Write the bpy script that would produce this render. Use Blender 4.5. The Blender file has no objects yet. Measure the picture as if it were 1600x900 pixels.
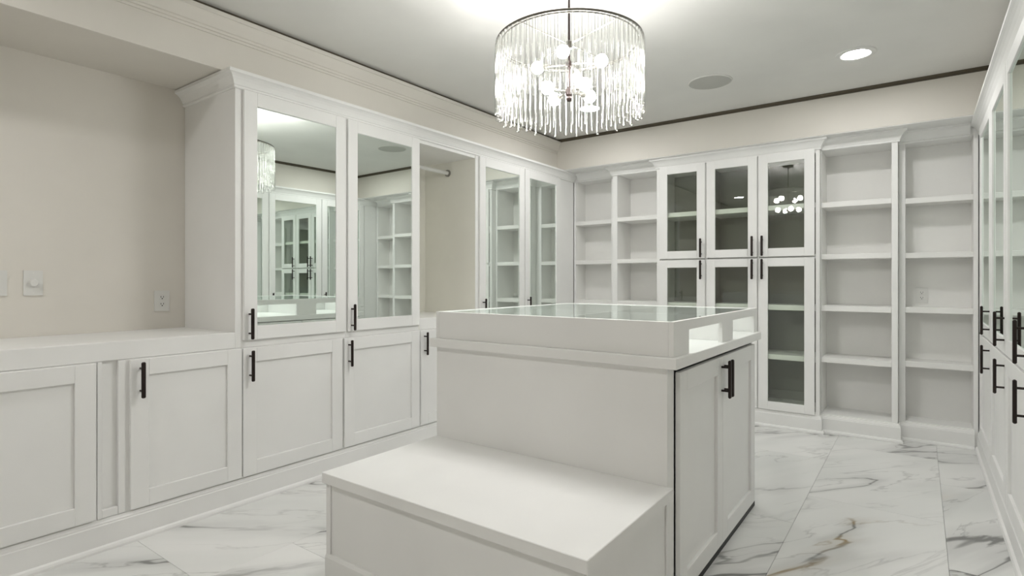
import bpy, bmesh, math, random
from mathutils import Vector, Matrix
random.seed(7)
S = bpy.context.scene
COL = S.collection
PI = math.pi

# ------------------------------------------------------------------ camera
cam = bpy.data.cameras.new('camera')
cam.sensor_width = 36.0
cam.lens = 872.5 / 1600 * 36.0
cam.shift_y = -12.0 / 1600
cam.clip_start = 0.02
cam_o = bpy.data.objects.new('camera', cam)
COL.objects.link(cam_o)
cam_o.location = (0, 0, 1.2)
cam_o.rotation_euler = (PI / 2, 0, math.atan(637 / 872.5))
S.camera = cam_o

# ------------------------------------------------------------------ world, exposure
w = bpy.data.worlds.new('world')
S.world = w
w.use_nodes = True
w.node_tree.nodes['Background'].inputs[0].default_value = (0.8, 0.85, 0.9, 1)
w.node_tree.nodes['Background'].inputs[1].default_value = 0.05
S.view_settings.view_transform = 'Standard'
S.view_settings.look = 'None'
S.view_settings.gamma = 1
S.view_settings.exposure = 0.31
S.cycles.max_bounces = 16
S.cycles.diffuse_bounces = 8
S.cycles.glossy_bounces = 6
S.cycles.transparent_max_bounces = 40
S.cycles.sample_clamp_indirect = 14.0
BULB_L = 148.0
CAN_L = 146.0
FRONT_CAN_L = 178.0

# ------------------------------------------------------------------ materials
def new_mat(name):
    m = bpy.data.materials.new(name)
    m.use_nodes = True
    nt = m.node_tree
    return m, nt, nt.nodes, nt.links

def paint(name, col, rough, bump=0.02, scale=220.0, var=0.03):
    """painted surface: faint mottling and a fine roller texture"""
    m, nt, N, L = new_mat(name)
    b = N['Principled BSDF']
    tc = N.new('ShaderNodeTexCoord')
    n1 = N.new('ShaderNodeTexNoise'); n1.inputs['Scale'].default_value = 2.3; n1.inputs['Detail'].default_value = 4
    n2 = N.new('ShaderNodeTexNoise'); n2.inputs['Scale'].default_value = scale; n2.inputs['Detail'].default_value = 2
    L.new(tc.outputs['Object'], n1.inputs['Vector']); L.new(tc.outputs['Object'], n2.inputs['Vector'])
    r = N.new('ShaderNodeValToRGB')
    r.color_ramp.elements[0].position = 0.3; r.color_ramp.elements[1].position = 0.7
    r.color_ramp.elements[0].color = (*[c * (1 - var) for c in col], 1)
    r.color_ramp.elements[1].color = (*[min(1, c * (1 + var)) for c in col], 1)
    L.new(n1.outputs['Fac'], r.inputs[0]); L.new(r.outputs[0], b.inputs['Base Color'])
    bp = N.new('ShaderNodeBump'); bp.inputs['Strength'].default_value = bump; bp.inputs['Distance'].default_value = 0.002
    L.new(n2.outputs['Fac'], bp.inputs['Height']); L.new(bp.outputs[0], b.inputs['Normal'])
    b.inputs['Roughness'].default_value = rough
    b.inputs['Specular IOR Level'].default_value = 0.4
    return m

M_cab = paint('white cabinet lacquer', (0.80, 0.80, 0.79), 0.42, 0.015)
M_in = paint('white shelf lacquer', (0.80, 0.797, 0.78), 0.5, 0.015)
M_bay = paint('cream bay lining', (0.77, 0.76, 0.70), 0.6, 0.03)
M_wall = paint('warm greige wall paint', (0.68, 0.655, 0.605), 0.7, 0.06, 160)
M_ceil = paint('flat ceiling paint', (0.70, 0.695, 0.67), 0.8, 0.05, 140)
M_plate = paint('white switch plastic', (0.68, 0.68, 0.66), 0.35, 0.0)
M_grout = paint('pale grey grout', (0.72, 0.72, 0.70), 0.85, 0.1)
M_grille = paint('grey speaker cloth', (0.47, 0.47, 0.44), 0.8, 0.3, 900)

def metal(name, col, rough, metallic=1.0):
    m, nt, N, L = new_mat(name)
    b = N['Principled BSDF']
    tc = N.new('ShaderNodeTexCoord')
    n = N.new('ShaderNodeTexNoise'); n.inputs['Scale'].default_value = 60
    L.new(tc.outputs['Object'], n.inputs['Vector'])
    mr = N.new('ShaderNodeMapRange'); mr.inputs['To Min'].default_value = rough * 0.85; mr.inputs['To Max'].default_value = rough * 1.15
    L.new(n.outputs['Fac'], mr.inputs['Value']); L.new(mr.outputs[0], b.inputs['Roughness'])
    b.inputs['Base Color'].default_value = (*col, 1); b.inputs['Metallic'].default_value = metallic
    return m
M_bronze = metal('dark oil rubbed bronze', (0.022, 0.014, 0.012), 0.38, 0.5)
M_trim = metal('dark bronze strip', (0.10, 0.085, 0.06), 0.5, 0.3)
M_nickel = metal('polished nickel', (0.62, 0.60, 0.55), 0.18)
M_ring = metal('aged nickel ring', (0.16, 0.15, 0.13), 0.3)
M_chrome = metal('satin steel rod', (0.75, 0.75, 0.73), 0.3)
M_socket = metal('dull steel socket', (0.33, 0.32, 0.30), 0.35)
M_slot = metal('dark socket slots and gap shade', (0.03, 0.03, 0.03), 0.6, 0.0)

def mirror_mat():
    m, nt, N, L = new_mat('silvered mirror')
    N.remove(N['Principled BSDF'])
    g = N.new('ShaderNodeBsdfGlossy'); g.inputs['Roughness'].default_value = 0.0
    g.inputs['Color'].default_value = (0.86, 0.925, 0.885, 1)
    L.new(g.outputs[0], N['Material Output'].inputs['Surface'])
    return m
M_mirror = mirror_mat()

def glass_mat(name, tint, ior=1.5, gl=(1, 1, 1)):
    """thin pane: tinted straight-through transmission under a Fresnel reflection"""
    m, nt, N, L = new_mat(name)
    N.remove(N['Principled BSDF'])
    t = N.new('ShaderNodeBsdfTransparent'); t.inputs['Color'].default_value = (*tint, 1)
    g = N.new('ShaderNodeBsdfGlossy'); g.inputs['Roughness'].default_value = 0.0; g.inputs['Color'].default_value = (*gl, 1)
    f = N.new('ShaderNodeFresnel'); f.inputs['IOR'].default_value = ior
    geo = N.new('ShaderNodeNewGeometry')            # reflect once per pane, on the face the ray enters
    inv = N.new('ShaderNodeMath'); inv.operation = 'SUBTRACT'; inv.inputs[0].default_value = 1.0
    L.new(geo.outputs['Backfacing'], inv.inputs[1])
    fm = N.new('ShaderNodeMath'); fm.operation = 'MULTIPLY'
    L.new(f.outputs[0], fm.inputs[0]); L.new(inv.outputs[0], fm.inputs[1])
    mx = N.new('ShaderNodeMixShader')
    L.new(fm.outputs[0], mx.inputs[0]); L.new(t.outputs[0], mx.inputs[1]); L.new(g.outputs[0], mx.inputs[2])
    L.new(mx.outputs[0], N['Material Output'].inputs['Surface'])
    return m
M_glass = glass_mat('smoky green cabinet glass', (0.945, 0.97, 0.935), 2.0)
M_shade_lining = paint('olive grey shade lining', (0.27, 0.275, 0.24), 0.55, 0.015)  # shade inside the glass cabinet is put into this lining colour
M_top = glass_mat('clear display glass', (0.965, 0.985, 0.975), 1.8, (0.93, 0.98, 0.96))

def rod_mat():
    m, nt, N, L = new_mat('seeded crystal rod')
    N.remove(N['Principled BSDF'])
    t = N.new('ShaderNodeBsdfTransparent'); t.inputs['Color'].default_value = (0.94, 0.945, 0.94, 1)
    g = N.new('ShaderNodeBsdfGlossy'); g.inputs['Roughness'].default_value = 0.14; g.inputs['Color'].default_value = (1, 1, 0.98, 1)
    d = N.new('ShaderNodeBsdfTranslucent'); d.inputs['Color'].default_value = (0.95, 0.95, 0.93, 1)
    tc = N.new('ShaderNodeTexCoord')
    n = N.new('ShaderNodeTexNoise'); n.inputs['Scale'].default_value = 45; n.inputs['Detail'].default_value = 3
    L.new(tc.outputs['Object'], n.inputs['Vector'])
    mr = N.new('ShaderNodeMapRange'); mr.inputs['From Min'].default_value = 0.35; mr.inputs['From Max'].default_value = 0.7
    mr.inputs['To Min'].default_value = 0.05; mr.inputs['To Max'].default_value = 0.26
    L.new(n.outputs['Fac'], mr.inputs['Value'])
    lw = N.new('ShaderNodeLayerWeight'); lw.inputs['Blend'].default_value = 0.5
    cr = N.new('ShaderNodeValToRGB')
    cr.color_ramp.elements[0].position = 0.35; cr.color_ramp.elements[0].color = (0.96, 0.965, 0.96, 1)
    cr.color_ramp.elements[1].position = 0.85; cr.color_ramp.elements[1].color = (0.45, 0.45, 0.43, 1)
    L.new(lw.outputs['Facing'], cr.inputs[0]); L.new(cr.outputs[0], t.inputs['Color'])
    m1 = N.new('ShaderNodeMixShader'); m2 = N.new('ShaderNodeMixShader')
    m1.inputs[0].default_value = 0.015
    L.new(t.outputs[0], m1.inputs[1]); L.new(d.outputs[0], m1.inputs[2])
    L.new(mr.outputs[0], m2.inputs[0]); L.new(m1.outputs[0], m2.inputs[1]); L.new(g.outputs[0], m2.inputs[2])
    L.new(m2.outputs[0], N['Material Output'].inputs['Surface'])
    return m
M_rod = rod_mat()

def emit(name, col, strength):
    m, nt, N, L = new_mat(name)
    N.remove(N['Principled BSDF'])
    e = N.new('ShaderNodeEmission'); e.inputs[0].default_value = (*col, 1); e.inputs[1].default_value = strength
    L.new(e.outputs[0], N['Material Output'].inputs['Surface'])
    return m
M_bulb = emit('glowing bulb', (1.0, 0.985, 0.965), BULB_L)
M_can = emit('recessed lamp lens', (1.0, 0.985, 0.97), CAN_L)
M_can_dim = emit('dimmed recessed lamp lens', (1.0, 0.985, 0.97), FRONT_CAN_L)

def marble():
    m, nt, N, L = new_mat('white veined marble tile')
    b = N['Principled BSDF']
    tc = N.new('ShaderNodeTexCoord'); oi = N.new('ShaderNodeObjectInfo')
    mul = N.new('ShaderNodeVectorMath'); mul.operation = 'SCALE'; mul.inputs[0].default_value = (37.0, 53.0, 71.0)
    L.new(oi.outputs['Random'], mul.inputs['Scale'])
    rot = N.new('ShaderNodeVectorRotate'); rot.rotation_type = 'Z_AXIS'
    ang = N.new('ShaderNodeMapRange'); ang.inputs['To Min'].default_value = -1.15; ang.inputs['To Max'].default_value = -0.65
    L.new(oi.outputs['Random'], ang.inputs['Value'])
    L.new(tc.outputs['Object'], rot.inputs['Vector']); L.new(ang.outputs[0], rot.inputs['Angle'])
    mp = N.new('ShaderNodeMapping'); mp.inputs['Scale'].default_value = (0.50, 2.1, 1.0)
    L.new(rot.outputs[0], mp.inputs['Vector'])
    add = N.new('ShaderNodeVectorMath'); L.new(mp.outputs[0], add.inputs[0]); L.new(mul.outputs[0], add.inputs[1])
    def noise(scale, det, ro, dist, src=add):
        n = N.new('ShaderNodeTexNoise'); n.inputs['Scale'].default_value = scale; n.inputs['Detail'].default_value = det
        n.inputs['Roughness'].default_value = ro; n.inputs['Distortion'].default_value = dist
        L.new(src.outputs[0], n.inputs['Vector']); return n
    def band(n, half, amount):
        s = N.new('ShaderNodeMath'); s.operation = 'SUBTRACT'; s.inputs[1].default_value = 0.5; L.new(n.outputs['Fac'], s.inputs[0])
        a = N.new('ShaderNodeMath'); a.operation = 'ABSOLUTE'; L.new(s.outputs[0], a.inputs[0])
        r = N.new('ShaderNodeMapRange'); r.interpolation_type = 'SMOOTHSTEP'
        r.inputs['From Max'].default_value = half; r.inputs['To Min'].default_value = amount; r.inputs['To Max'].default_value = 0.0
        L.new(a.outputs[0], r.inputs['Value']); return r
    def math2(op, a, c):
        x = N.new('ShaderNodeMath'); x.operation = op; x.use_clamp = True
        L.new(a.outputs[0], x.inputs[0])
        if isinstance(c, float): x.inputs[1].default_value = c
        else: L.new(c.outputs[0], x.inputs[1])
        return x
    n1 = noise(0.85, 5, 0.48, 0.35)
    n2 = noise(1.7, 6, 0.52, 0.4)
    nm = noise(1.5, 2, 0.5, 0.0)
    mask = N.new('ShaderNodeMapRange'); mask.inputs['From Min'].default_value = 0.37; mask.inputs['From Max'].default_value = 0.56
    L.new(nm.outputs['Fac'], mask.inputs['Value'])
    thin = band(n1, 0.011, 0.80); halo = band(n1, 0.07, 0.26); fine = band(n2, 0.012, 0.32)
    v = math2('ADD', math2('MULTIPLY', math2('ADD', thin, halo), mask), math2('MULTIPLY', fine, mask))
    nb = noise(2.3, 2, 0.5, 0.0)
    brown = N.new('ShaderNodeMapRange'); brown.inputs['From Min'].default_value = 0.60; brown.inputs['From Max'].default_value = 0.70
    L.new(nb.outputs['Fac'], brown.inputs['Value'])
    vc = N.new('ShaderNodeMixRGB'); vc.inputs[1].default_value = (0.20, 0.20, 0.195, 1); vc.inputs[2].default_value = (0.30, 0.22, 0.11, 1)
    L.new(brown.outputs[0], vc.inputs[0])
    base = N.new('ShaderNodeValToRGB')
    base.color_ramp.elements[0].color = (0.68, 0.69, 0.675, 1); base.color_ramp.elements[1].color = (0.77, 0.77, 0.757, 1)
    base.color_ramp.elements[0].position = 0.32; base.color_ramp.elements[1].position = 0.6
    nc = noise(1.1, 3, 0.5, 0.3); L.new(nc.outputs['Fac'], base.inputs[0])
    mx = N.new('ShaderNodeMixRGB'); L.new(v.outputs[0], mx.inputs[0]); L.new(base.outputs[0], mx.inputs[1]); L.new(vc.outputs[0], mx.inputs[2])
    L.new(mx.outputs[0], b.inputs['Base Color'])
    b.inputs['Roughness'].default_value = 0.28
    b.inputs['Specular IOR Level'].default_value = 0.35
    return m
M_marble = marble()

# ------------------------------------------------------------------ helpers
def tag(o, label=None, cat=None, group=None, kind=None):
    if label: o['label'] = label
    if cat: o['category'] = cat
    if group: o['group'] = group
    if kind: o['kind'] = kind
    return o

def rootloc(p):
    v = Vector((0, 0, 0))
    while p is not None:
        v += p.location; p = p.parent
    return v

def obj(name, bm, m, parent=None, label=None, smooth=False, loc=None):
    """link bm as one mesh object; its vertices are given in world metres (or about LOC)"""
    off = rootloc(parent)
    if loc is None:
        bmesh.ops.translate(bm, verts=bm.verts, vec=-off)
    bmesh.ops.recalc_face_normals(bm, faces=bm.faces)
    me = bpy.data.meshes.new(name)
    bm.to_mesh(me); bm.free()
    me.materials.append(m)
    if smooth:
        for p in me.polygons: p.use_smooth = True
    o = bpy.data.objects.new(name, me); COL.objects.link(o)
    if loc is not None: o.location = Vector(loc) - off
    if parent is not None: o.parent = parent
    if label: o['label'] = label
    return o

def share(name, src, loc, parent, rotz=0.0):
    o = src.copy(); o.name = name
    COL.objects.link(o); o.parent = parent
    o.location = Vector(loc) - rootloc(parent); o.rotation_euler = (0, 0, rotz)
    return o

def thing(name, label, cat, loc, group=None):
    o = bpy.data.objects.new(name, None); COL.objects.link(o)
    o.location = loc; o.empty_display_size = 0.1
    return tag(o, label, cat, group)

def box(bm, x0, x1, y0, y1, z0, z1, bev=0.0015):
    x0, x1 = min(x0, x1), max(x0, x1); y0, y1 = min(y0, y1), max(y0, y1); z0, z1 = min(z0, z1), max(z0, z1)
    vs = bmesh.ops.create_cube(bm, size=1.0)['verts']
    for v in vs:
        v.co = Vector(((x0 + x1) / 2 + v.co.x * (x1 - x0), (y0 + y1) / 2 + v.co.y * (y1 - y0), (z0 + z1) / 2 + v.co.z * (z1 - z0)))
    if bev and bev * 2.2 < min(x1 - x0, y1 - y0, z1 - z0):
        es = list({e for v in vs for e in v.link_edges})
        bmesh.ops.bevel(bm, geom=es, offset=bev, segments=1, affect='EDGES', profile=0.5)
    return bm

def nb(*boxes, bev=0.0015):
    bm = bmesh.new()
    for b in boxes: box(bm, *b, bev=bev)
    return bm

class Face:
    """a cabinet front: u runs along it, out points into the room"""
    def __init__(self, side, plane): self.side, self.plane = side, plane
    def b(self, u0, u1, o0, o1, z0, z1):
        if self.side == 'L': return (self.plane + o0, self.plane + o1, u0, u1, z0, z1)
        if self.side == 'R': return (self.plane - o0, self.plane - o1, u0, u1, z0, z1)
        return (u0, u1, self.plane - o0, self.plane - o1, z0, z1)
    def p(self, u, o, z):
        if self.side == 'L': return (self.plane + o, u, z)
        if self.side == 'R': return (self.plane - o, u, z)
        return (u, self.plane - o, z)
    def rz(self): return {'L': 0.0, 'R': PI, 'B': -PI / 2}[self.side]

def cyl(bm, p0, p1, r, n=12, cap=True):
    p0, p1 = Vector(p0), Vector(p1); d = p1 - p0
    res = bmesh.ops.create_cone(bm, cap_ends=cap, segments=n, radius1=r, radius2=r, depth=d.length)
    q = Vector((0, 0, 1)).rotation_difference(d.normalized())
    for v in res['verts']: v.co = q @ v.co + (p0 + p1) / 2
    return bm

def lathe(bm, prof, n=32, c=(0, 0, 0), close=False):
    rings = []
    for r, z in prof:
        if r < 1e-6: rings.append([bm.verts.new((c[0], c[1], c[2] + z))])
        else: rings.append([bm.verts.new((c[0] + r * math.cos(2 * PI * k / n), c[1] + r * math.sin(2 * PI * k / n), c[2] + z)) for k in range(n)])
    seq = list(zip(rings, rings[1:])) + ([(rings[-1], rings[0])] if close else [])
    for a, b in seq:
        for k in range(n):
            j = (k + 1) % n
            vs = []
            for v in ((a[k], a[j], b[j], b[k]) if len(a) > 1 and len(b) > 1 else ((a[0], b[j], b[k]) if len(a) == 1 else (a[k], a[j], b[0]))):
                vs.append(v)
            bm.faces.new(vs)
    return bm

def torus(bm, R, r, c, n=64, k=8):
    return lathe(bm, [(R + r * math.cos(2 * PI * i / k), r * math.sin(2 * PI * i / k)) for i in range(k)], n, c, close=True)

def sweep(bm, prof, path):
    """extrude PROF [(out, z)] along a horizontal PATH [(x, y)], mitred; out lies to the right of the walking direction"""
    P = [Vector((x, y)) for x, y in path]
    rows = []
    for i, p in enumerate(P):
        ns = []
        if i > 0: d = (P[i] - P[i - 1]).normalized(); ns.append(Vector((d.y, -d.x)))
        if i < len(P) - 1: d = (P[i + 1] - P[i]).normalized(); ns.append(Vector((d.y, -d.x)))
        n = ns[0] if len(ns) == 1 else (ns[0] + ns[1]) / (1 + ns[0].dot(ns[1]))
        rows.append([bm.verts.new((p.x + n.x * o, p.y + n.y * o, z)) for o, z in prof])
    m = len(prof)
    for a, b in zip(rows, rows[1:]):
        for k in range(m):
            j = (k + 1) % m
            bm.faces.new((a[k], a[j], b[j], b[k]))
    bm.faces.new(rows[0]); bm.faces.new(list(reversed(rows[-1])))
    return bm

# ------------------------------------------------------------------ key dimensions
XL = -3.52; XR = 0.95; YB = 5.40; YF = -1.70; ZC = 2.625; ZS = 2.315
FL = Face('L', -2.94); FR = Face('R', 0.345)
Z0 = -0.008
WT = 0.923; WB = 0.838          # left worktop top and underside

# ------------------------------------------------------------------ room shell
st = dict(kind='structure')
fl = obj('floor', nb((XL, XR, YF, YB, -0.05, Z0), bev=0), M_grout); tag(fl, **st)
xs = [-2.917 + 0.603 * k for k in range(7)]
offs = [1.06, 1.47, 0.65, 1.85, 1.09, 1.75]
for c in range(6):
    x0, x1 = xs[c] + 0.0006, min(xs[c + 1] - 0.0006, 0.322)
    y = offs[c] - 3.6
    while y < 5.12:
        a, b = max(y + 0.0006, YF + 0.01), min(y + 1.1994, 5.11)
        y += 1.2
        if b - a < 0.03: continue
        if c == 0: x0 = -2.912
        cx, cy = (x0 + x1) / 2, (a + b) / 2
        bm = nb((x0 - cx, x1 - cx, a - cy, b - cy, Z0, 0.0), bev=0.0006)
        obj('tile', bm, M_marble, fl, loc=(cx, cy, 0))
tag(obj('ceiling', nb((XL, XR, YF, YB, ZC, ZC + 0.05), bev=0), M_ceil), **st)
wl = obj('wall_left', nb((XL - 0.06, XL, YF, YB, -0.05, ZC), bev=0), M_wall); tag(wl, **st)
obj('bulkhead', nb((XL, -2.985, YF, YB, ZS, ZC), bev=0.002), M_wall, wl)
wb = obj('wall_back', nb((XL, XR, YB, YB + 0.06, -0.05, ZC), bev=0), M_wall); tag(wb, **st)
obj('bulkhead', nb((-2.985, 0.40, 4.865, YB, ZS, ZC), bev=0.002), M_wall, wb)
obj('soffit_board', nb((-2.93, 0.335, 4.868, 5.128, ZS - 0.005, ZS - 0.0003), bev=0.001), M_cab, wb)
wr = obj('wall_right', nb((XR, XR + 0.06, YF, YB, -0.05, ZC), bev=0), M_wall); tag(wr, **st)
obj('bulkhead', nb((0.40, XR, 1.96, YB, ZS, ZC), bev=0.002), M_wall, wr)
tag(obj('wall_front', nb((XL, XR, YF - 0.06, YF, -0.05, ZC), bev=0), M_wall), **st)

# painted cornice along the left bulkhead, dark strip along the back and right ones
corn = [(0, 2.485), (0.007, 2.485), (0.009, 2.496), (0.004, 2.499), (0.010, 2.503), (0.012, 2.513), (0.007, 2.516), (0.013, 2.521),
        (0.022, 2.540), (0.036, 2.570), (0.040, 2.577), (0.048, 2.580), (0.048, 2.601), (0, 2.601)]
tag(obj('trim_1', sweep(bmesh.new(), corn, [(-2.985, YF), (-2.985, 4.865)]), M_wall), **st)
strip = [(0, 2.590), (0.006, 2.590), (0.006, 2.602), (0.012, 2.603), (0.012, 2.608), (0.018, 2.610), (0.018, ZC), (0, ZC)]
tag(obj('trim_2', sweep(bmesh.new(), [(o, z if z > 2.6 else 2.598) for o, z in strip], [(-2.985, YF), (-2.985, 4.865), (0.40, 4.865), (0.40, 1.96)]), M_trim), **st)

# ------------------------------------------------------------------ crowns on the cabinets
crown = [(0, 2.224), (0.007, 2.224), (0.011, 2.229), (0.011, 2.235), (0.007, 2.238), (0.012, 2.243), (0.016, 2.252), (0.023, 2.266),
         (0.033, 2.279), (0.043, 2.287), (0.049, 2.290), (0.055, 2.293), (0.055, ZS - 0.0055), (0, ZS - 0.0055)]
Y1, Y2, Y3 = 5.13, 5.02, 4.95
tag(obj('trim_3', sweep(bmesh.new(), crown, [(XL, 1.53), (-2.94, 1.53), (-2.94, Y1)]), M_cab), **st)
tag(obj('trim_4', sweep(bmesh.new(), crown, [(-2.885, Y1), (-2.44, Y1), (-2.44, Y2), (-1.96, Y2), (-1.96, Y3), (-0.633, Y3), (-0.633, Y2), (-0.128, Y2), (-0.128, Y1), (0.29, Y1)]), M_cab), **st)
tag(obj('trim_5', sweep(bmesh.new(), crown, [(0.345, Y1), (0.345, 2.06)]), M_cab), **st)

# ------------------------------------------------------------------ baseboards with a shoe
base = [(0, Z0), (0.030, Z0), (0.030, 0.010), (0.026, 0.020), (0.018, 0.025), (0.016, 0.025), (0.016, 0.112), (0.013, 0.116), (0.013, 0.122), (0.008, 0.128), (0.006, 0.136), (0, 0.138)]
tag(obj('baseboard_left', sweep(bmesh.new(), base, [(-2.94, 0.2), (-2.94, Y1)]), M_cab), **st)
tag(obj('baseboard_back', sweep(bmesh.new(), base, [(-2.91, Y1), (-2.44, Y1), (-2.44, Y2), (-1.96, Y2), (-1.96, Y3), (-0.633, Y3), (-0.633, Y2), (-0.128, Y2), (-0.128, Y1), (0.315, Y1)]), M_cab), **st)
tag(obj('baseboard_right', sweep(bmesh.new(), base, [(0.345, Y1), (0.345, 2.06)]), M_cab), **st)

# ------------------------------------------------------------------ doors and handles
def handle_mesh():
    bm = bmesh.new()
    box(bm, 0.029, 0.042, -0.0088, 0.0088, -0.083, 0.083, bev=0.004)
    for z in (-0.052, 0.052): cyl(bm, (0.0, 0, z), (0.031, 0, z), 0.0048, 10)
    return bm
_h0 = obj('handle', handle_mesh(), M_bronze, loc=(0, 0, 0), label='dark bronze bar handle')
_h_used = [False]
def add_handle(door, face, u, z):
    if not _h_used[0]:
        _h_used[0] = True
        _h0.parent = door; _h0.location = Vector(face.p(u, 0.020, z)) - rootloc(door); _h0.rotation_euler = (0, 0, face.rz())
        return _h0
    return share('handle', _h0, face.p(u, 0.020, z), door, face.rz())

def add_door(root, face, u0, u1, z0, z1, fill='panel', st=0.076, rail=0.076, hu=None, hz=None, tilt=0.0):
    """shaker frame of two stiles and two rails (one part) with its own infill and handle"""
    a, b, c, d = u0 + st, u1 - st, z0 + rail, z1 - rail
    bm = nb(face.b(u0, a, 0.001, 0.020, z0, z1), face.b(b, u1, 0.001, 0.020, z0, z1),
            face.b(a, b, 0.001, 0.0199, z0, c), face.b(a, b, 0.001, 0.0199, d, z1), bev=0.0016)
    door = obj('door', bm, M_cab, root)
    g = 0.0005
    if fill == 'panel':
        obj('panel', nb(face.b(a + g, b - g, 0.002, 0.0070, c + g, d - g), bev=0), M_cab, door)
    elif fill == 'mirror':
        bm = nb(face.b(a + g, b - g, 0.006, 0.0115, c + g, d - g), bev=0)
        if tilt:
            mid = Vector(face.p((a + b) / 2, 0.009, 0))
            bmesh.ops.rotate(bm, verts=bm.verts, cent=mid, matrix=Matrix.Rotation(tilt, 3, 'Z'))
        obj('mirror', bm, M_mirror, door, 'mirror pane')
    else:
        obj('glass_pane', nb(face.b(a + g, b - g, 0.007, 0.0125, c + g, d - g), bev=0), M_glass, door, 'smoky green tinted glass pane')
    if hu is not None: add_handle(door, face, hu, hz)
    return door

# ------------------------------------------------------------------ left run: base cabinets
LZ0, LZ1 = 0.147, 0.834
HB, HT = 0.740, 0.966           # handle centres below and above the worktop
def base_cabinet(y0, y1, d0, d1, hu, label, hz=HB):
    t = thing('base_cabinet', label, 'cabinet', (-3.2, (y0 + y1) / 2, Z0), 'white base cabinets along the left wall')
    obj('carcass', nb((XL + 0.002, -2.94, y0, y1, Z0, WB - 0.001), bev=0.001), M_cab, t)
    add_door(t, FL, d0, d1, LZ0, LZ1, hu=hu, hz=hz)
    return t
t = base_cabinet(0.20, 0.912, 0.245, 0.903, None, 'white base cabinet at the left edge, its door without a visible handle')
# narrow recessed filler beside it
f = thing('filler_panel', 'narrow white recessed filler panel between the two leftmost base cabinets', 'panel', (-3.0, 0.966, Z0))
obj('carcass', nb((XL + 0.002, -2.958, 0.913, 1.019, Z0, WB - 0.001), bev=0.001), M_cab, f)
obj('stile', nb((-2.957, -2.935, 0.913, 0.930, 0.14, WB - 0.001)), M_cab, f)
obj('stile', nb((-2.957, -2.935, 0.993, 1.019, 0.14, WB - 0.001)), M_cab, f)
obj('rail', nb((-2.957, -2.937, 0.9305, 0.9925, 0.14, 0.176)), M_cab, f)
base_cabinet(1.020, 1.5605, 1.036, 1.557, 1.076, 'white base cabinet under the open worktop niche, reddish bronze handle at left')
base_cabinet(1.561, 2.209, 1.564, 2.201, 1.600, 'white base cabinet directly below the mirrored door reflecting the chandelier')
base_cabinet(2.2095, 2.876, 2.215, 2.868, 2.246, 'white base cabinet directly below the mirrored door reflecting the ceiling speaker')
base_cabinet(2.8765, 3.545, 2.883, 3.537, 2.914, 'white base cabinet half hidden behind the island, under the open hanging bay')
base_cabinet(3.5455, 4.21, 3.552, 4.20, 3.585, 'white base cabinet behind the island, under the nearer far mirrored door')
base_cabinet(4.2105, Y1 - 0.002, 4.217, 4.82, 4.25, 'white base cabinet in the back left corner behind the island')
wk = obj('worktop', nb((XL + 0.002, -2.938, 0.20, 1.5295, WB, WT), bev=0.003), M_cab)
tag(wk, 'white worktop of the open niche at the left, below the switches', 'worktop')

# ------------------------------------------------------------------ left run: upper cabinets
UZ0, UZ1 = 0.878, 2.222
TOPZ = ZS - 0.006
def upper_cabinet(y0, y1, d0, d1, hu, label, tilt=0.0):
    t = thing('mirrored_cabinet', label, 'cabinet', (-3.2, (y0 + y1) / 2, WB), 'mirrored upper cabinets on the left worktop')
    obj('carcass', nb((XL + 0.002, -2.94, y0, y1, WB, TOPZ), bev=0.001), M_cab, t)
    add_door(t, FL, d0, d1, UZ0, UZ1, 'mirror', hu=hu, hz=HT, tilt=tilt, st=0.074, rail=0.074)
    return t
upper_cabinet(1.53, 2.235, 1.569, 2.226, 1.597, 'tall mirrored cabinet nearest on the left, its mirror showing the lit chandelier', tilt=-0.016)
upper_cabinet(2.236, 2.876, 2.243, 2.868, 2.268, 'mirrored cabinet whose mirror shows the ceiling speaker, beside the open hanging bay', tilt=-0.010)
bay = thing('hanging_bay', 'open white hanging bay with a clothes rail between the mirrored cabinets', 'wardrobe', (-3.2, 3.2, WB))
obj('worktop', nb((XL + 0.002, -2.938, 2.8845, 3.5115, WB, WT), bev=0.003), M_cab, bay)
obj('side_panel', nb((XL + 0.002, -2.9405, 2.8765, 2.884, WB, TOPZ), bev=0.001), M_bay, bay)
obj('side_panel', nb((XL + 0.002, -2.9405, 3.512, 3.5445, WB, TOPZ), bev=0.001), M_bay, bay)
obj('stile', nb((-2.9402, -2.9340, 3.512, 3.5445, WT + 0.0005, 2.222), bev=0.001), M_cab, bay)
obj('back_panel', nb((XL + 0.002, XL + 0.012, 2.8845, 3.5115, WT + 0.0005, TOPZ), bev=0), M_bay, bay)
obj('top_panel', nb((XL + 0.0125, -2.9405, 2.8845, 3.5115, 2.20, TOPZ), bev=0.001), M_cab, bay)
bm = bmesh.new(); cyl(bm, (-3.235, 2.886, 2.108), (-3.235, 3.500, 2.108), 0.016, 18)
obj('clothes_rail', bm, M_plate, bay, 'white round clothes rail', smooth=False)
for yy in (2.8845, 3.500):
    bm = bmesh.new(); cyl(bm, (-3.235, yy, 2.108), (-3.235, yy + 0.0115, 2.108), 0.029, 20)
    obj('rail_socket', bm, M_socket, bay, 'metal rail socket')
upper_cabinet(3.545, 4.2085, 3.556, 4.196, 3.590, 'mirrored cabinet just right of the open hanging bay, reflecting white shelves')
upper_cabinet(4.209, 4.85, 4.209, 4.825, 4.245, 'mirrored cabinet farthest along the left wall, next to the corner')
fp = obj('corner_filler', nb((XL + 0.002, -2.942, 4.851, Y1 - 0.002, WB, TOPZ), bev=0.001), M_cab)
tag(fp, 'plain white corner filler panel right of the farthest left mirrored cabinet', 'panel')

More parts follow.
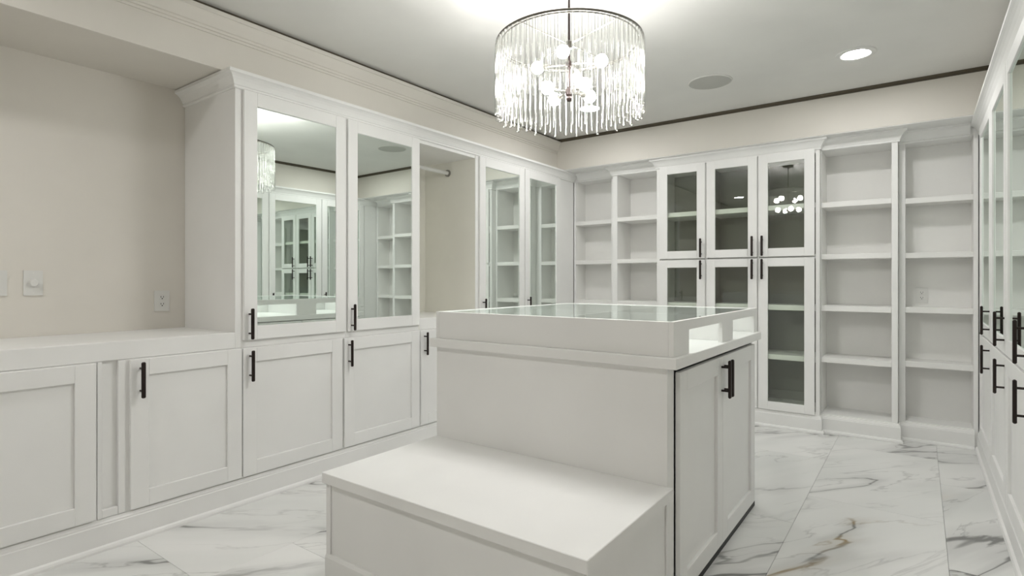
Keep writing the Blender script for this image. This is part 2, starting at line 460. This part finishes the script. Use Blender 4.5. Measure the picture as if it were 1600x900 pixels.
# ------------------------------------------------------------------ back wall: open shelving units
SH = [(1.773, 1.814), (1.366, 1.405), (0.957, 0.999), (0.552, 0.593)]
def shelving(face_y, x0, x1, o0, o1, label):
    """carcass x0..x1, opening o0..o1 behind the face frame"""
    t = thing('shelving_unit', label, 'shelves', ((x0 + x1) / 2, 5.2, Z0), 'open white shelving units on the back wall')
    yb = 5.335
    obj('back_panel', nb((x0, x1, yb, YB - 0.002, Z0, TOPZ), bev=0), M_in, t)
    obj('side_panel', nb((x0, o0, face_y + 0.020, yb - 0.0003, Z0, TOPZ), bev=0), M_in, t)
    obj('side_panel', nb((o1, x1, face_y + 0.020, yb - 0.0003, Z0, TOPZ), bev=0), M_in, t)
    obj('stile', nb((x0, o0, face_y, face_y + 0.0197, Z0, TOPZ)), M_cab, t)
    obj('stile', nb((o1, x1, face_y, face_y + 0.0197, Z0, TOPZ)), M_cab, t)
    e = 0.0003
    obj('top_panel', nb((o0 + e, o1 - e, face_y, yb - 0.0003, 2.228, TOPZ)), M_cab, t)
    obj('bottom_panel', nb((o0 + e, o1 - e, face_y, yb - 0.0003, Z0, 0.146)), M_cab, t)
    for a, b in SH:
        obj('shelf', nb((o0 + e, o1 - e, face_y + 0.001, yb - 0.0003, a, b), bev=0.002), M_in, t)
    return t
shelving(Y1, -2.938, -2.442, -2.915, -2.509, 'open white shelving unit in the back left corner')
shelving(Y2, -2.440, -1.962, -2.390, -1.985, 'open white shelving unit just left of the glass-fronted cabinet')
shelving(Y2, -0.631, -0.130, -0.628, -0.169, 'open white shelving unit just right of the glass-fronted cabinet')
shelving(Y1, -0.128, 0.335, -0.087, 0.308, 'open white shelving unit in the back right corner, with a power outlet inside')

# glass-fronted display cabinet
dc = thing('display_cabinet', 'white cabinet with six glass doors in the middle of the back wall', 'cabinet', (-1.296, 5.15, Z0))
X0, X1 = -1.960, -0.633
yb = 5.335
obj('back_panel', nb((X0, X1, yb, YB - 0.002, Z0, TOPZ), bev=0), M_shade_lining, dc, 'olive grey back lining with shade painted in')
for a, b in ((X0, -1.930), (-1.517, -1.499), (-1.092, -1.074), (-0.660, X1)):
    obj('side_panel' if a < -1.9 or a > -0.7 else 'partition', nb((a, b, Y3 + 0.0205, yb - 0.0003, Z0, TOPZ), bev=0.001), M_shade_lining if -1.9 < a < -0.7 else M_in, dc)
    obj('stile', nb((a, b, Y3, Y3 + 0.02, Z0, TOPZ), bev=0.001), M_cab, dc)
for a, b in ((-1.930, -1.517), (-1.499, -1.092), (-1.074, -0.660)):
    e = 0.0003
    obj('top_panel', nb((a + e, b - e, Y3, yb - 0.0003, 2.20, TOPZ), bev=0.001), M_in, dc)
    obj('bottom_panel', nb((a + e, b - e, Y3, yb - 0.0003, Z0, 0.165), bev=0.001), M_in, dc)
    for z0, z1 in ((1.773, 1.814), (1.368, 1.408), (0.957, 0.999), (0.552, 0.593)):
        obj('shelf', nb((a + e, b - e, Y3 + 0.012, yb - 0.0003, z0, z1), bev=0.002), M_cab, dc)
FB = Face('B', Y3)
for u0, u1, hu in ((-1.926, -1.5145, -1.545), (-1.501, -1.0885, -1.122), (-1.078, -0.666, -1.045)):
    add_door(dc, FB, u0, u1, 1.394, 2.228, 'glass', st=0.072, rail=0.054 + 0.014, hu=hu, hz=1.483)
    add_door(dc, FB, u0, u1, 0.143, 1.381, 'glass', st=0.072, rail=0.068, hu=hu, hz=1.292)

# ------------------------------------------------------------------ right wall: tall mirrored cabinets
pos = ['farthest along the right wall beside the corner shelves', 'second from the back right corner', 'third from the back right corner, cut by the picture edge',
       'nearest on the right wall, beyond the right edge of the picture']
for k, (y1, y0) in enumerate(((4.905, 4.19), (4.18, 3.49), (3.48, 2.79), (2.78, 2.09))):
    t = thing('tall_cabinet', 'tall mirrored white cabinet ' + pos[k], 'cabinet', (0.65, (y0 + y1) / 2, Z0), 'tall mirrored cabinets on the right wall')
    yy1 = y1 + 0.005 if k else 4.93
    obj('carcass', nb((0.345, XR - 0.002, y0 - 0.0045, yy1 - 0.0005, Z0, TOPZ), bev=0.001), M_cab, t)
    add_door(t, FR, y0, y1, LZ0, 0.838, hu=y0 + 0.032, hz=0.742)
    add_door(t, FR, y0, y1, 0.850, UZ1, 'mirror', hu=y0 + 0.032, hz=0.968, rail=0.074, st=0.074)
fp = obj('corner_filler', nb((0.346, XR - 0.002, 4.931, YB - 0.002, Z0, TOPZ), bev=0.001), M_cab)
tag(fp, 'white filler panel between the right wall cabinets and the corner shelves', 'panel')

# ------------------------------------------------------------------ island
IX0, IX1, IY0, IY1 = -1.858, -0.727, 1.937, 3.178
CZ0, CZ1 = 0.886, 0.926
isl = thing('closet_island', 'white closet island with bronze handled doors and glass display top, under the chandelier', 'island', ((IX0 + IX1) / 2, (IY0 + IY1) / 2, 0))
obj('front_panel', nb((IX0, IX1, IY0, IY0 + 0.064, 0.0, CZ0 - 0.001)), M_cab, isl)
obj('back_panel', nb((IX0, IX1, IY1 - 0.02, IY1, 0.0, CZ0 - 0.001)), M_cab, isl)
obj('partition', nb((-1.302, -1.282, IY0 + 0.0645, IY1 - 0.0205, 0.0585, CZ0 - 0.001)), M_in, isl)
obj('bottom_panel', nb((IX0 + 0.045, IX1 - 0.045, IY0 + 0.0645, IY1 - 0.0205, 0.040, 0.058)), M_in, isl)
obj('plinth', nb((-1.310, -1.275, IY0 + 0.0645, IY1 - 0.0205, 0.0, 0.0395)), M_in, isl)
obj('countertop', nb((-1.878, -0.684, 1.908, 3.196, CZ0, CZ1), bev=0.002), M_cab, isl)
FIR = Face('L', IX1); FIL = Face('R', IX0)
DZ0, DZ1 = 0.030, 0.862
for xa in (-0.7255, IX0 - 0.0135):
    obj('gap_shade', nb((xa, xa + 0.015, 2.006, 3.170, 0.0, 0.0275), bev=0.001), M_slot, isl, 'black strip painted as shade under the doors')  # added black strip, stands in for shade in the gap below the doors
mid = 2.561
for face in (FIR, FIL):
    add_door(isl, face, 2.012, mid - 0.0015, DZ0, DZ1 if face is FIR else 0.881, hu=mid - 0.022, hz=0.765)
    add_door(isl, face, mid + 0.0015, 3.155, DZ0, DZ1 if face is FIR else 0.881, hu=mid + 0.022, hz=0.765)
# display box: four walls, the two long ones with two openings each
BX0, BX1, BY0, BY1, BZ = -1.855, -0.702, 1.930, 3.176, 1.052
wt = 0.018
for x0, x1 in ((BX0, BX0 + wt), (BX1 - wt, BX1)):
    bm = bmesh.new()
    for y0, y1 in ((BY0, 2.093), (2.531, 2.704), (3.116, BY1)):
        box(bm, x0, x1, y0, y1, CZ1 + 0.0003, 1.0148, bev=0)
    box(bm, x0, x1, BY0, BY1, 1.0148, BZ, bev=0)
    bmesh.ops.remove_doubles(bm, verts=bm.verts, dist=0.00001)
    obj('display_side', bm, M_cab, isl)
obj('display_front', nb((BX0 + wt + 0.0003, BX1 - wt - 0.0003, BY0, BY0 + wt, CZ1 + 0.0003, BZ), bev=0.001), M_cab, isl)
obj('display_back', nb((BX0 + wt + 0.0003, BX1 - wt - 0.0003, BY1 - wt, BY1, CZ1 + 0.0003, BZ), bev=0.001), M_cab, isl)
obj('divider', nb((BX0 + wt + 0.0003, BX1 - wt - 0.0003, 2.600, 2.618, CZ1 + 0.0003, 1.040), bev=0.001), M_cab, isl)
obj('divider', nb((-1.288, -1.272, BY0 + wt + 0.0003, 2.5995, CZ1 + 0.0003, 1.040), bev=0.001), M_cab, isl)
obj('divider', nb((-1.288, -1.272, 2.6185, BY1 - wt - 0.0003, CZ1 + 0.0003, 1.040), bev=0.001), M_cab, isl)
obj('glass_top', nb((BX0 + wt + 0.0005, BX1 - wt - 0.0005, BY0 + wt + 0.0005, BY1 - wt - 0.0005, 1.0415, 1.0495), bev=0), M_top, isl, 'clear greenish glass top')

# ------------------------------------------------------------------ bench
bn = thing('bench', 'low white boxed bench against the near end of the island', 'bench', (-1.28, 1.62, 0))
obj('seat_top', nb((-1.858, -0.706, 1.303, 1.936, 0.422, 0.462), bev=0.002), M_cab, bn)
obj('front_panel', nb((-1.846, -0.722, 1.322, 1.340, 0.0, 0.4215)), M_cab, bn)
for x0, x1 in ((-1.8465, -1.8225), (-0.7475, -0.7215)):
    obj('stile', nb((x0, x1, 1.3155, 1.3215, 0.150, 0.4215), bev=0.001), M_cab, bn)
for x0, x1 in ((-1.846, -1.828), (-0.742, -0.724)):
    obj('side_panel', nb((x0, x1, 1.3405, 1.936, 0.0, 0.4215)), M_cab, bn)
obj('corner_post', nb((-0.7235, -0.7165, 1.905, 1.936, 0.0, 0.4215), bev=0.001), M_cab, bn)
obj('corner_post', nb((-0.7235, -0.7165, 1.3225, 1.352, 0.0, 0.4215), bev=0.001), M_cab, bn)
bbp = [(0, 0.0), (0.012, 0.0), (0.012, 0.138), (0.009, 0.144), (0.006, 0.150), (0, 0.150)]
obj('plinth', sweep(bmesh.new(), bbp, [(-1.8465, 1.3215), (-0.7215, 1.3215)]), M_cab, bn)

# ------------------------------------------------------------------ switch plates and outlets
def screw(bm, c, face, r=0.0032):
    cyl(bm, face.p(c[0], 0.0055, c[1]), face.p(c[0], 0.0068, c[1]), r, 10)
FN = Face('L', XL + 0.0005)
def plate(root, face, u, z, wd=0.072, ht=0.117):
    bm = nb(face.b(u - wd / 2, u + wd / 2, 0, 0.006, z - ht / 2, z + ht / 2), bev=0.003)
    return obj('cover_plate', bm, M_plate, root)
d = thing('dimmer_switch', 'white rotary dimmer switch on the left wall above the worktop', 'switch', FN.p(0.828, 0, 1.187))
plate(d, FN, 0.828, 1.187, 0.074, 0.122)
bm = bmesh.new(); lathe(bm, [(0, 0.0275), (0.014, 0.0275), (0.0175, 0.025), (0.019, 0.007), (0.021, 0.006), (0, 0.006)], 28)
bmesh.ops.rotate(bm, verts=bm.verts, cent=(0, 0, 0), matrix=Matrix.Rotation(PI / 2, 3, 'Y'))
bmesh.ops.translate(bm, verts=bm.verts, vec=FN.p(0.828, 0, 1.187))
obj('knob', bm, M_plate, d, smooth=False)
for dz in (0.049, -0.049):
    bm = bmesh.new(); screw(bm, (0.828, 1.187 + dz), FN); obj('screw', bm, M_chrome, d)
d = thing('light_switch', 'white rocker light switch cut by the left edge of the picture', 'switch', FN.p(0.694, 0, 1.187))
plate(d, FN, 0.694, 1.187, 0.074, 0.122)
obj('rocker', nb(FN.b(0.677, 0.711, 0.0062, 0.0095, 1.154, 1.220), bev=0.0015), M_plate, d)
def outlet(face, u, z, label):
    d = thing('power_outlet', label, 'outlet', face.p(u, 0, z), 'white power outlets')
    plate(d, face, u, z, 0.078, 0.118)
    for s in (-1, 1):
        sk = obj('socket', nb(face.b(u - 0.0165, u + 0.0165, 0.0062, 0.0078, z + s * 0.0200 - 0.0140, z + s * 0.0200 + 0.0140), bev=0.0007), M_plate, d)
        for a, b, c, e in ((-0.0080, -0.0052, -0.0010, 0.0080), (0.0052, 0.0080, -0.0010, 0.0080), (-0.0030, 0.0030, -0.0095, -0.0040)):
            obj('slot', nb(face.b(u + a, u + b, 0.0079, 0.0084, z + s * 0.0200 + c, z + s * 0.0200 + e), bev=0), M_slot, sk)
outlet(FN, 1.405, 1.082, 'white power outlet on the niche wall just above the left worktop')
outlet(Face('B', 5.3345), 0.013, 1.085, 'white power outlet on the back of the right corner shelves')

# ------------------------------------------------------------------ ceiling: speaker and recessed lamps
sp = thing('ceiling_speaker', 'round grey speaker grille flush in the ceiling', 'speaker', (-1.216, 4.078, ZC))
obj('grille', lathe(bmesh.new(), [(0, -0.006), (0.141, -0.006), (0.143, -0.001), (0, -0.001)], 48, (-1.216, 4.078, ZC)), M_grille, sp)
obj('rim', lathe(bmesh.new(), [(0.1435, -0.001), (0.1435, -0.007), (0.147, -0.008), (0.151, -0.005), (0.152, -0.001)], 48, (-1.216, 4.078, ZC), close=True), M_ceil, sp)
CANS = [(-0.324, 4.10, 'round recessed ceiling lamp right of the speaker'), (-2.20, 4.10, 'round recessed ceiling lamp behind the chandelier'),
        (-0.30, -0.14, 'round recessed ceiling lamp above and behind the camera, right'), (-2.50, -0.14, 'round recessed ceiling lamp behind the camera, left')]
for x, y, lab in CANS:
    t = thing('recessed_light', lab, 'lamp', (x, y, ZC), 'recessed ceiling lamps')
    obj('trim_ring', lathe(bmesh.new(), [(0.075, -0.001), (0.075, -0.009), (0.084, -0.012), (0.108, -0.007), (0.113, -0.001)], 40, (x, y, ZC), close=True), M_plate, t)
    obj('lens', lathe(bmesh.new(), [(0, -0.0065), (0.0745, -0.0065), (0.0745, -0.001), (0, -0.001)], 32, (x, y, ZC)), M_can if y > 1 else M_can_dim, t, 'glowing lens')

# ------------------------------------------------------------------ chandelier
CX, CY = -1.318, 2.255
ch = thing('chandelier', 'round crystal rod chandelier hanging lit above the island', 'chandelier', (CX, CY, ZC))
obj('canopy', lathe(bmesh.new(), [(0, 0), (0.062, 0), (0.062, -0.018), (0.056, -0.024), (0.012, -0.026), (0.010, -0.036), (0, -0.036)], 32, (CX, CY, ZC - 0.001)), M_bronze, ch, smooth=False)
bm = bmesh.new(); cyl(bm, (CX, CY, 2.045), (CX, CY, ZC - 0.036), 0.0055, 12)
obj('stem', bm, M_bronze, ch, smooth=False)
R1, R2, ZR1 = 0.336, 0.316, 2.294
bm = bmesh.new(); torus(bm, R1, 0.0055, (CX, CY, ZR1 + 0.005), 80)
obj('outer_ring', bm, M_ring, ch, smooth=True)
bm = bmesh.new(); torus(bm, R2, 0.0035, (CX, CY, ZR1 + 0.004), 72)
obj('inner_ring', bm, M_ring, ch, smooth=True)
near = math.atan2(-CY, -CX)
for k in (-1, 1):
    for dphi in (0.70, PI - 0.70):
        a = near + k * dphi
        bm = bmesh.new()
        c_, s_ = math.cos(a), math.sin(a)
        cyl(bm, (CX + 0.010 * c_, CY + 0.010 * s_, ZR1 + 0.005), (CX + (R1 - 0.003) * c_, CY + (R1 - 0.003) * s_, ZR1 + 0.005), 0.0035, 8)
        obj('spoke', bm, M_nickel, ch, smooth=False)
bm = bmesh.new(); lathe(bm, [(0, -0.020), (0.018, -0.016), (0.020, 0.0), (0.020, 0.012), (0.010, 0.020), (0, 0.020)], 20, (CX, CY, ZR1))
obj('collar', bm, M_ring, ch)
def rod_mesh(length, r):
    bm = bmesh.new()
    lathe(bm, [(0, 0), (r * 0.8, 0), (r, -0.004), (r, -length + 0.010), (r * 1.15, -length + 0.008), (r * 1.15, -length + 0.003), (r * 0.7, -length), (0, -length)], 10)
    return bm
protos = {}
def rod(x, y, z, length, r):
    key = (round(length, 3), r)
    if key not in protos: protos[key] = obj('crystal_rod', rod_mesh(length, r), M_rod, ch, loc=(x, y, z), smooth=True)
    else: share('crystal_rod', protos[key], (x, y, z), ch)
for k in range(76):
    a = 2 * PI * k / 76
    rod(CX + R1 * math.cos(a), CY + R1 * math.sin(a), ZR1, (0.341, 0.318, 0.331, 0.312)[k % 4], 0.0082)
for k in range(60):
    a = 2 * PI * (k + 0.5) / 60
    rod(CX + R2 * math.cos(a), CY + R2 * math.sin(a), ZR1, (0.30, 0.285)[k % 2], 0.0070)
# two tiers of bulbs on arms
nbulb = 0
for zt, rr, n, ph in ((2.205, 0.150, 4, 0.35), (2.075, 0.120, 4, 1.15)):
    for k in range(n):
        a = 2 * PI * k / n + ph
        c_, s_ = math.cos(a), math.sin(a)
        bm = bmesh.new()
        cyl(bm, (CX + 0.005 * c_, CY + 0.005 * s_, zt), (CX + (rr - 0.045) * c_, CY + (rr - 0.045) * s_, zt), 0.005, 8)
        cyl(bm, (CX + (rr - 0.055) * c_, CY + (rr - 0.055) * s_, zt), (CX + (rr - 0.027) * c_, CY + (rr - 0.027) * s_, zt), 0.0125, 12)
        arm = obj('arm', bm, M_nickel, ch, 'nickel arm with lamp socket')
        bm = bmesh.new(); bmesh.ops.create_icosphere(bm, subdivisions=2, radius=0.030)
        bmesh.ops.translate(bm, verts=bm.verts, vec=(CX + rr * c_, CY + rr * s_, zt))
        obj('bulb', bm, M_bulb, arm, 'glowing round bulb', smooth=True)
bm = bmesh.new(); lathe(bm, [(0, 2.030), (0.010, 2.034), (0.016, 2.044), (0.012, 2.054), (0.018, 2.062), (0.018, 2.088), (0.010, 2.094), (0.010, 2.190), (0.018, 2.194), (0.018, 2.216), (0.007, 2.224), (0, 2.224)], 20, (CX, CY, 0))
obj('hub', bm, M_bronze, ch, smooth=False)
